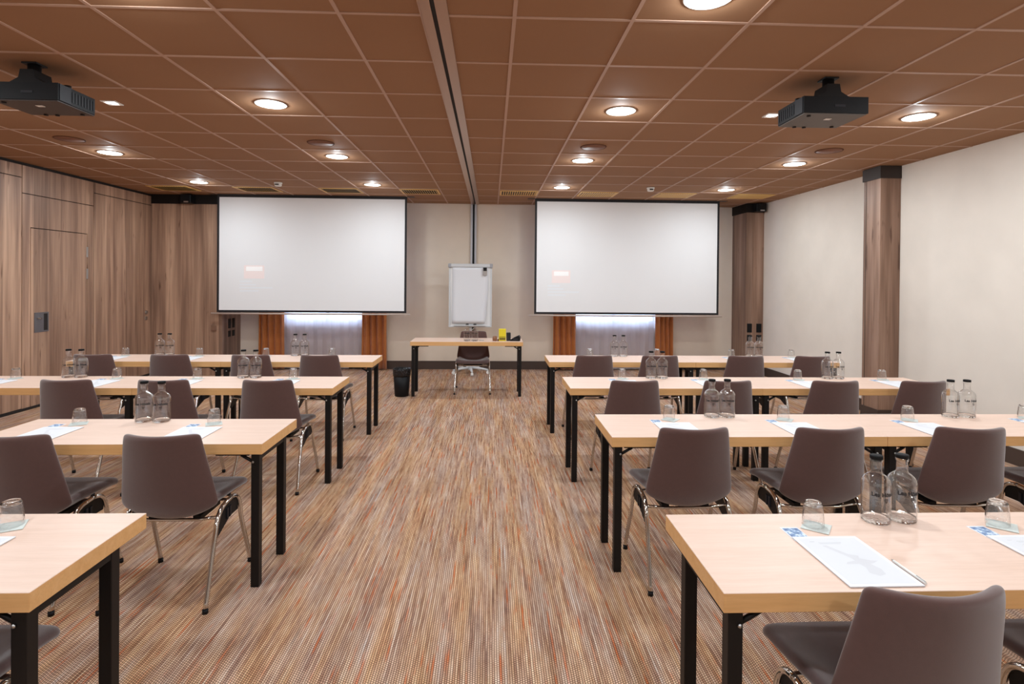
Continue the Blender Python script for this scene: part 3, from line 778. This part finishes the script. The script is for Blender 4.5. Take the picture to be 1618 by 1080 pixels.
def make_chair():
    r = thing('upholstered_chair', '', 'chair')
    mb, ms = chair_shell()
    for m, nm in ((mb, 'backrest'), (ms, 'seat')):
        o = bpy.data.objects.new(nm, m); COL.objects.link(o); o.parent = r
    R_ = 0.0115
    for s in (-1, 1):
        apex = (s * 0.226, 0.050, 0.436)
        rear = smooth_path([(s * 0.246, -0.255, 0.018), (s * 0.236, -0.19, 0.16), (s * 0.229, -0.130, 0.31), (s * 0.225, -0.093, 0.385), (s * 0.225, -0.04, 0.424), apex], 4)
        front = smooth_path([apex, (s * 0.228, 0.098, 0.424), (s * 0.231, 0.130, 0.382), (s * 0.236, 0.150, 0.27), (s * 0.242, 0.195, 0.14), (s * 0.246, 0.235, 0.018)], 4)
        for P, foot in ((rear, rear[0]), (front, front[-1])):
            lg = MB().tube(P, R_, 10).build('leg', MAT['chrome'], r)
            f = Vector(foot); MB().tube([f + Vector((0, 0, 0.002)), f + Vector((0, 0, -0.018))], 0.0135, 10).build('foot_cap', MAT['black_plastic'], lg)
        # black linking plate filling the top bend
        poly = [(-0.122, 0.330), (-0.088, 0.385), (-0.035, 0.417), (0.050, 0.428), (0.098, 0.415), (0.124, 0.378), (0.118, 0.345), (0.03, 0.345), (-0.05, 0.312), (-0.105, 0.290)]
        x0, x1 = sorted((s * 0.229, s * 0.216))
        pl = MB().prism(poly, x0, x1, axis='x').build('linking_plate', MAT['black_plastic'], r)
        k = MB()
        for yy in (-0.03, 0.0): k.prism([(yy + .015, 0.345), (yy + 0.029, 0.348), (yy + 0.029, 0.402), (yy + .015, 0.398)], *sorted((s * 0.229, s * 0.236)), axis='x')
        k.build('plate_rib', MAT['charcoal'], pl)
    for yy, zz, nm in ((-0.088, 0.388, 0), (0.122, 0.386, 1)):
        MB().tube([(-0.225, yy, zz), (-0.12, yy + .02, zz - (0.022 if nm == 0 else 0)), (0.12, yy + .02, zz - (0.022 if nm == 0 else 0)), (0.225, yy, zz)], 0.009, 8).build('cross_bar', MAT['chrome'], r)
    c = MB()
    for s in (-1, 1):
        c.box(s * 0.11 - 0.02, s * 0.11 + 0.02, -0.07, 0.13, 0.366, 0.388)
    c.box(-0.13, 0.13, 0.01, 0.05, 0.368, 0.386)
    c.build('seat_mount', MAT['black_plastic'], r)
    return r
ch0 = make_chair(); u_ = []
TOPY = -0.205           # local y of the raised top corners of the back
side_pos = {'R': ['at the aisle', 'second from the aisle', 'third from the aisle', 'fourth from the aisle'],
            'L': ['at the aisle', 'second from the aisle', 'third from the aisle', 'fourth from the aisle']}
def chair_lab(s, k, i):
    return 'taupe chrome-legged chair %s, %s row %s of it' % (side_pos[s][i], ordn[k], 'right' if s == 'R' else 'left')
CH = {('R', 0): [(1.125, 0.0), (1.85, 0.0)],
      ('R', 1): [(1.062, 0.02), (1.79, 0.01), (2.565, -0.05), (3.27, 0.0)],
      ('R', 2): [(1.10, 0.02), (1.828, 0.0), (2.675, 0.0), (3.375, 0.03)],
      ('R', 3): [(1.045, 0.03), (1.725, 0.0), (2.615, 0.0), (3.315, 0.0)],
      ('L', 0): [(-1.60, 0.0)],
      ('L', 1): [(-1.59, 0.0), (-2.30, 0.0)],
      ('L', 2): [(-1.66, 0.0), (-2.42, 0.0), (-3.12, 0.0)],
      ('L', 3): [(-1.69, 0.0), (-2.36, 0.0), (-3.14, 0.0), (-3.87, 0.0)]}
for (s, k), lst in CH.items():
    for i, (x, rz) in enumerate(lst):
        yy = RF[s][k] - 0.155 - TOPY + (0.0 if k else 0.0)
        place(ch0, u_, (x, yy, 0), rz, chair_lab(s, k, i), 'taupe chairs %s of the aisle' % ('right' if s == 'R' else 'left'))
tc = dup(ch0, (-0.25, 7.89, 0), PI, "taupe chair facing the room behind the lone front table")
if 'group' in tc: del tc['group']

# ------------------------------------------------------------------ tableware
BR = 0.047
def text_mesh(body, size, bold):
    cu = bpy.data.curves.new('t', 'FONT'); cu.body = body; cu.size = size; cu.align_x = 'CENTER'; cu.offset = bold; cu.resolution_u = 3
    o = bpy.data.objects.new('t', cu); COL.objects.link(o)
    dg = bpy.context.evaluated_depsgraph_get(); dg.update()
    me = bpy.data.meshes.new_from_object(o.evaluated_get(dg)); bpy.data.objects.remove(o)
    bm = bmesh.new(); bm.from_mesh(me)
    bmesh.ops.triangulate(bm, faces=bm.faces); bmesh.ops.subdivide_edges(bm, edges=[e for e in bm.edges if e.calc_length() > 0.004], cuts=1)
    bmesh.ops.triangulate(bm, faces=bm.faces)
    v = [tuple(x.co) for x in bm.verts]; bm.verts.index_update(); f = [[x.index for x in q.verts] for q in bm.faces]; bm.free()
    return v, f
def make_bottle():
    r = thing('water_bottle', '', 'bottle')
    prof = [(0.0001, 0.0), (0.042, 0.0), (0.0455, 0.003), (BR, 0.010), (BR, 0.132), (0.0462, 0.142), (0.0430, 0.152), (0.036, 0.161), (0.027, 0.168), (0.0205, 0.173), (0.0185, 0.180),
            (0.0180, 0.212), (0.0205, 0.214), (0.0205, 0.222), (0.0180, 0.223)]
    inner = [(0.0165, 0.223), (0.0160, 0.180), (0.0185, 0.1715), (0.027, 0.164), (0.0365, 0.157), (0.0435, 0.148), (0.0470, 0.139), (0.0478, 0.130), (0.0478, 0.020), (0.044, 0.013), (0.0001, 0.011)]
    def open_lathe(pf, seg):
        q = MB().lathe(pf, seg); q.f = [f for f in q.f if len(f) == 4]; q.sm = [True] * len(q.f); q.mi = [0] * len(q.f); return q
    open_lathe(prof[3:], 48).build('glass_body', MAT['bottle_glass'], r)
    MB().lathe([(0.0001, 0.0005), (0.042, 0.0), (0.0455, 0.003), (BR, 0.010), (0.0465, 0.016), (0.043, 0.0135), (0.030, 0.0115), (0.0001, 0.014)], 48).build('thick_base', MAT['solid_base'], r)
    MB().lathe([(0.0001, 0.226), (0.0150, 0.226), (0.0150, 0.2235), (0.0210, 0.2235), (0.0210, 0.234), (0.0195, 0.236), (0.0001, 0.236)], 28).build('cap', MAT['cap_black'], r)
    m = MB(); R2 = BR + 0.0006
    def wrap(v, f, dx=0, dz=0):
        m.add([((R2) * math.sin((x + dx) / R2), -(R2) * math.cos((x + dx) / R2), y + dz) for x, y, *_ in v], f)
    v, f = text_mesh('Les Hôtels', 0.0195, 0.0008); wrap(v, f, 0, 0.103)
    def strip(x0, x1, z0, z1, n=8):
        v = []; f = []
        for i in range(n + 1): v += [(x0 + (x1 - x0) * i / n, z0), (x0 + (x1 - x0) * i / n, z1)]
        for i in range(n): f.append((2 * i, 2 * i + 2, 2 * i + 3, 2 * i + 1))
        wrap(v, f)
    strip(-0.030, -0.016, 0.0905, 0.0912)
    for k, (a, b) in enumerate(((0.000, 0.011), (-0.002, 0.013), (-0.001, 0.012), (0.002, 0.009))): strip(a, b, 0.094 - k * 0.0042, 0.0962 - k * 0.0042, 4)
    m.build('printed_text', MAT['ink'], r, fix=False)
    return r
b0 = make_bottle(); bu = []
def bottle(x, y, turn, lab, group):
    face = math.atan2(-x, y)   # local -y towards the camera
    a = math.atan2(x, y)
    place(b0, bu, (x, y, TH), -a + turn, lab, group)

def make_tumbler():
    r = thing('drinking_glass', '', 'glass')
    def fl(a, z): return 1 + 0.030 * abs(math.sin(4.5 * a)) * (1 if z > 0.035 else max(0, (z - 0.02) / 0.015))
    prof = [(0.0345, 0.0), (0.0358, 0.001), (0.0352, 0.02), (0.0330, 0.038), (0.0315, 0.052), (0.0300, 0.066), (0.0285, 0.076), (0.0250, 0.082), (0.018, 0.084), (0.0001, 0.083),]
    inner = [(0.0001, 0.070), (0.018, 0.0705), (0.0240, 0.068), (0.0268, 0.060), (0.0305, 0.038), (0.0330, 0.02), (0.0338, 0.001), (0.0345, 0.0)]
    q = MB().lathe(prof[:8], 54, rmod=fl); q.f = [f for f in q.f if len(f) == 4]; q.sm = [True] * len(q.f); q.mi = [0] * len(q.f)
    q.build('glass_body', MAT['tumbler_glass'], r)
    MB().lathe([(0.0001, 0.070), (0.018, 0.0705), (0.0262, 0.0700), (0.0285, 0.076), (0.0250, 0.082), (0.018, 0.084), (0.0001, 0.083)], 54, rmod=fl).build('thick_base', MAT['solid_base'], r)
    return r
g0 = make_tumbler(); gu = []
def make_coaster():
    m = MB(); s = 0.043; m.prism([(-s, -s), (s, -s), (s, s), (-s, s)], 0.0, 0.0012)
    return tag(m.build('paper_coaster', MAT['coaster']), '', 'coaster')
c0 = make_coaster(); cu_ = []
def make_card():
    r = thing('printed_card', '', 'card')
    MB().box(-0.031, 0.031, -0.050, 0.050, 0, 0.0006).build('card_stock', MAT['paper'], r)
    MB().box(-0.026, 0.028, -0.044, 0.042, 0.0006, 0.0009).build('blue_print', MAT['card'], r)
    return r
k0 = make_card(); ku = []
def make_pad():
    r = thing('notepad', '', 'notepad')
    W, D = 0.108, 0.150
    MB().box(-W, W, -D, D, 0, 0.0035, bev=0.0006).build('sheets', MAT['paper'], r)
    MB().box(-W + 0.012, W - 0.012, -D + 0.014, D - 0.014, 0.0035, 0.0037).build('printed_panel', MAT['paper_grey'], r)
    m = MB()
    blob = [(-0.045, 0.085), (-0.030, 0.088), (0.004, 0.030), (0.030, 0.020), (0.022, 0.004), (0.050, -0.010), (0.070, -0.012), (0.048, -0.026), (0.034, -0.030), (0.046, -0.060), (0.040, -0.088), (0.016, -0.098), (-0.004, -0.080), (0.006, -0.050), (0.000, -0.030), (-0.040, -0.030), (-0.030, -0.018), (0.000, -0.010), (-0.004, 0.010), (-0.020, 0.040)]
    m.add([(x, y, 0.0039) for x, y in blob], [list(range(len(blob)))])
    m.build('watermark_shape', MAT['paper_mark'], r)
    t = MB()
    for k, (a, b) in enumerate(((-0.070, -0.054), (-0.045, 0.030), (-0.045, 0.025))): t.box(a, b, 0.112 - k * 0.007, 0.1128 - k * 0.007, 0.0037, 0.0039)
    t.build('printed_lines', plain('grey_ink', lin(170, 170, 176), 0.6), r)
    return r
p0 = make_pad(); pu = []
GL = {('R', 0): [(1.133, 1.894), (1.799, 1.892)],
      ('R', 1): [(1.100, 3.367), (1.815, 3.364), (2.595, 3.350), (3.391, 3.390)],
      ('R', 2): [(1.138, 4.755), (1.847, 4.745), (2.672, 4.725), (3.431, 4.735)],
      ('R', 3): [(1.103, 6.130), (1.857, 6.135), (2.700, 6.120), (3.385, 6.120)],
      ('L', 0): [(-1.627, 1.945)],
      ('L', 1): [(-1.604, 3.281), (-2.368, 3.285)],
      ('L', 2): [(-1.66, 4.730), (-2.451, 4.730), (-3.104, 4.725), (-3.915, 4.720)],
      ('L', 3): [(-1.725, 6.095), (-2.429, 6.085), (-3.131, 6.080), (-3.903, 6.075)]}
for (s, k), lst in GL.items():
    sd = 'right' if s == 'R' else 'left'
    for i, (x, y) in enumerate(lst):
        where = '%s, %s row %s of it' % (side_pos[s][i], ordn[k], sd)
        rot = math.radians(random.uniform(-42, -30)) if not (s == 'L' and k in (0, 1)) else math.radians(28)
        place(c0, cu_, (x + 0.004, y - 0.012, TH + 0.0012), rot, 'grey-green paper coaster under the glass, %s' % where, 'paper coasters')
        place(g0, gu, (x, y, TH + 0.0026), random.uniform(0, 1), 'upturned clear tumbler, %s' % where, 'upturned tumblers')
        place(k0, ku, (x - 0.096, y - 0.062, TH + 0.0002), 0, 'blue printed card tucked behind the notepad, %s' % where, 'blue printed cards')
        place(p0, pu, (x - 0.0175, y - 0.240, TH + 0.0014), random.uniform(-0.01, 0.01), 'white notepad with grey watermark, %s' % where, 'white notepads')
BO = [('R', 0, [(1.383, 1.930, 34), (1.484, 1.938, 36)]),
      ('R', 1, [(1.392, 3.430, 5), (1.490, 3.430, 8), (2.934, 3.425, 42), (3.042, 3.425, 38)]),
      ('R', 2, [(1.400, 4.785, 5), (1.499, 4.785, 8), (2.973, 4.785, 30), (3.073, 4.785, 30)]),
      ('R', 3, [(1.385, 6.160, 5), (1.485, 6.160, 5), (2.933, 6.165, 10), (3.036, 6.165, 10)]),
      ('L', 1, [(-2.035, 3.335, -12), (-1.932, 3.330, -12)]),
      ('L', 2, [(-2.095, 4.780, -10), (-1.992, 4.780, 0), (-3.537, 4.780, 0), (-3.433, 4.780, 0)]),
      ('L', 3, [(-2.130, 6.125, 0), (-2.030, 6.125, 0), (-3.575, 6.125, 0), (-3.470, 6.125, 0)])]
for s, k, lst in BO:
    for i, (x, y, tn) in enumerate(lst):
        sd = 'right' if s == 'R' else 'left'
        pairs = len(lst) // 2
        left_pair_near_aisle = (i < 2)
        pr = '' if pairs == 1 else (' aisle-side pair,' if left_pair_near_aisle else ' wall-side pair,')
        lab = 'water bottle, %s one of the%s %s row %s of aisle' % (('left', 'right')[i % 2], pr if pr else ' pair,', ordn[k], sd)
        bottle(x, y, math.radians(tn), lab, 'glass water bottles')
bottle(-0.324, 7.62, 0, 'clear glass water bottle, left of the two on the lone front table', 'glass water bottles')
bottle(-0.220, 7.62, 0, 'clear glass water bottle, right of the two on the lone front table', 'glass water bottles')
pn = thing('pen', 'white pen lying against the right edge of the notepad on the nearest right table', 'pen', (1.2335, 1.515, TH + 0.0046), 0)
MB().tube([(0, 0, 0), (0, 0.125, 0)], 0.0042, 8).build('barrel', MAT['white_plastic'], pn)
MB().tube([(0, 0.125, 0), (0, 0.135, 0)], [0.004, 0.0012], 8).build('tip', MAT['steel'], pn)
MB().box(-0.001, 0.001, 0.0, 0.035, 0.0042, 0.006).build('clip', MAT['steel'], pn)

# things on the lone front table
yb = thing('yellow_box', 'small yellow box standing on the lone front table', 'box', (0.160, 7.65, TH))
MB().box(-0.050, 0.048, -0.03, 0.03, 0, 0.165, bev=0.002).build('carton', MAT['yellow'], yb)
m = MB(); m.box(-0.044, 0.042, -0.0312, -0.03, 0.055, 0.062); m.box(-0.044, 0.042, -0.0312, -0.03, 0.012, 0.048); m.build('printed_band', MAT['yellow_dark'], yb)
rc = MB(); rc.box(-0.028, 0.028, -0.02, 0.02, 0, 0.115, bev=0.008)
tag(rc.build('black_receiver', MAT['charcoal'], None, (0.245, 7.66, TH), 0.2), 'black upright device between the yellow box and the black wedge on the front table', 'device')
tp = thing('conference_phone', 'black wedge-shaped device at the right end of the front table', 'phone', (0.335, 7.68, TH), -0.15)
MB().prism([(-0.06, 0), (0.07, 0), (0.075, 0.05), (0.055, 0.075), (-0.01, 0.045), (-0.065, 0.012)], -0.06, 0.06, axis='y').build('body', MAT['black_plastic'], tp)
MB().box(-0.02, 0.05, -0.062, -0.060, 0.015, 0.035).build('front_panel', MAT['charcoal'], tp)
jr = thing('marker_pot', 'small brown pot left of the yellow box on the front table', 'pot', (0.055, 7.64, TH))
MB().lathe([(0.028, 0), (0.032, 0.02), (0.030, 0.06), (0.022, 0.066), (0.0001, 0.067)], 20).build('pot', MAT['amber'], jr)
MB().box(0.036, 0.060, -0.02, 0.02, 0, 0.028, bev=0.004).build('lid', plain('dark_red_brown', lin(90, 42, 34), 0.5), jr)
cl = MB().box(-0.035, 0.035, -0.010, 0.010, 0, 0.012, bev=0.004).build('clicker', MAT['steel'], None, (-0.13, 7.66, TH), 0.1)
tag(cl, 'small grey presenter clicker beside the bottles on the front table', 'clicker')

# waste bin
wb = thing('waste_bin', 'black round waste bin with bag, left of the lone front table', 'waste bin', (-1.205, 7.58, 0))
MB().lathe([(0.0001, 0.003), (0.090, 0.0), (0.094, 0.006), (0.116, 0.340), (0.112, 0.340), (0.090, 0.012), (0.0001, 0.012)], 36).build('bucket', MAT['black_plastic'], wb)
rb = random.Random(3); ph = [rb.uniform(0, 6.28) for _ in range(5)]
def cr(a, z): return 1 + (0.012 * math.sin(5 * a + ph[0]) + 0.014 * math.sin(11 * a + ph[1]) + 0.010 * math.sin(17 * a + ph[2] + z * 40)) * (1.3 if z < 0.33 else 0.6)
MB().lathe([(0.1150, 0.270), (0.1175, 0.300), (0.1205, 0.335), (0.1225, 0.366), (0.1190, 0.374), (0.1060, 0.350), (0.098, 0.28)], 72, rmod=cr).build('bin_bag', MAT['bin_bag'], wb)

# flip chart on a star base
fc = thing('flip_chart', 'white flip chart board on a star base with castors between the screens', 'flip chart', (-0.345, 9.33, 0), 0)
x0, x1, z0, z1 = -0.365, 0.357, 0.785, 1.845
MB().box(x0 + .015, x1 - .015, 0.0, 0.022, z0 + .02, z1 - .02).build('board', MAT['whiteboard'], fc)
m = MB(); m.box(x0, x0 + .028, -0.008, 0.026, z0, z1, bev=.004); m.box(x1 - .028, x1, -0.008, 0.026, z0, z1, bev=.004); m.box(x0 + .02, x1 - .02, -0.008, 0.026, z0, z0 + .025, bev=.004)
m.build('frame', MAT['light_grey'], fc)
m = MB(); m.box(x0 + .02, x1 - .02, -0.030, 0.0, z1 - 0.055, z1 + 0.002, bev=.01); m.build('clamp_bar', MAT['light_grey'], fc)
m = MB(); m.box(x0 - .012, x0 + .045, -0.032, 0.028, z1 - 0.065, z1 + .006, bev=.012); m.box(x1 - .045, x1 + .012, -0.032, 0.028, z1 - 0.065, z1 + .006, bev=.012); m.build('corner_cap', plain('mid_grey_plastic', lin(160, 160, 165), 0.5), fc)
# paper pad hanging on the board, its right edge curling in towards the bottom
vs = []; fs = []; nz = 16
for j in range(nz + 1):
    t = j / nz; z = z1 - 0.05 - t * 0.945
    xr = 0.295 - 0.055 * max(0, (t - 0.35) / 0.65) ** 1.3; yy = -0.010 - 0.022 * t * t
    for i in range(9):
        u = i / 8; vs.append((-0.305 + (xr + 0.305) * u, yy - 0.012 * u * u * t, z))
for j in range(nz):
    for i in range(8): a = j * 9 + i; fs.append((a, a + 1, a + 10, a + 9))
pm = MB(); pm.add(vs, fs, 0, True); po = pm.build('paper_pad', MAT['paper'], fc, fix=False)
sm = po.modifiers.new('t', 'SOLIDIFY'); sm.thickness = 0.004
MB().box(-0.27, 0.25, -0.045, 0.0, z0 + .02, z0 + .034, bev=.003).build('pen_tray', MAT['light_grey'], fc)
mk = MB().box(0.205, 0.275, -0.052, -0.032, 1.655, 1.785, bev=.006).build('marker_holder', plain('grey_holder', lin(168, 160, 156), 0.5), fc)
MB().box(0.212, 0.268, -0.056, -0.050, 1.73, 1.785).build('holder_top', MAT['black_plastic'], mk)
MB().tube([(0, 0.06, 0.09), (0, 0.06, 1.25)], 0.022, 14).build('column', MAT['light_grey'], fc)
MB().box(-0.06, 0.06, 0.02, 0.09, 1.10, 1.28, bev=.005).build('board_bracket', MAT['light_grey'], fc)
bs = MB(); bs.lathe([(0.045, 0.06), (0.05, 0.075), (0.03, 0.115), (0.022, 0.13)], 18, (0, 0.06, 0)).build('hub', MAT['light_grey'], fc)
for k in range(5):
    a = math.radians(-82 + 72 * k); d = Vector((math.cos(a), math.sin(a), 0)); c = Vector((0, 0.06, 0))
    arm = MB().tube([c + d * .02 + Vector((0, 0, .098)), c + d * .17 + Vector((0, 0, .086)), c + d * .31 + Vector((0, 0, .066))], [0.026, 0.022, 0.016], 10).build('base_arm', MAT['light_grey'], fc)
    e = c + d * .305; q = MB(); pr_ = Vector((-d.y, d.x, 0))
    q.tube([e + pr_ * -.02 + Vector((0, 0, .026)), e + pr_ * .02 + Vector((0, 0, .026))], 0.026, 14); q.tube([e + Vector((0, 0, .026)), e + Vector((0, 0, .066))], 0.008, 8)
    q.build('castor', MAT['white_plastic'], arm)
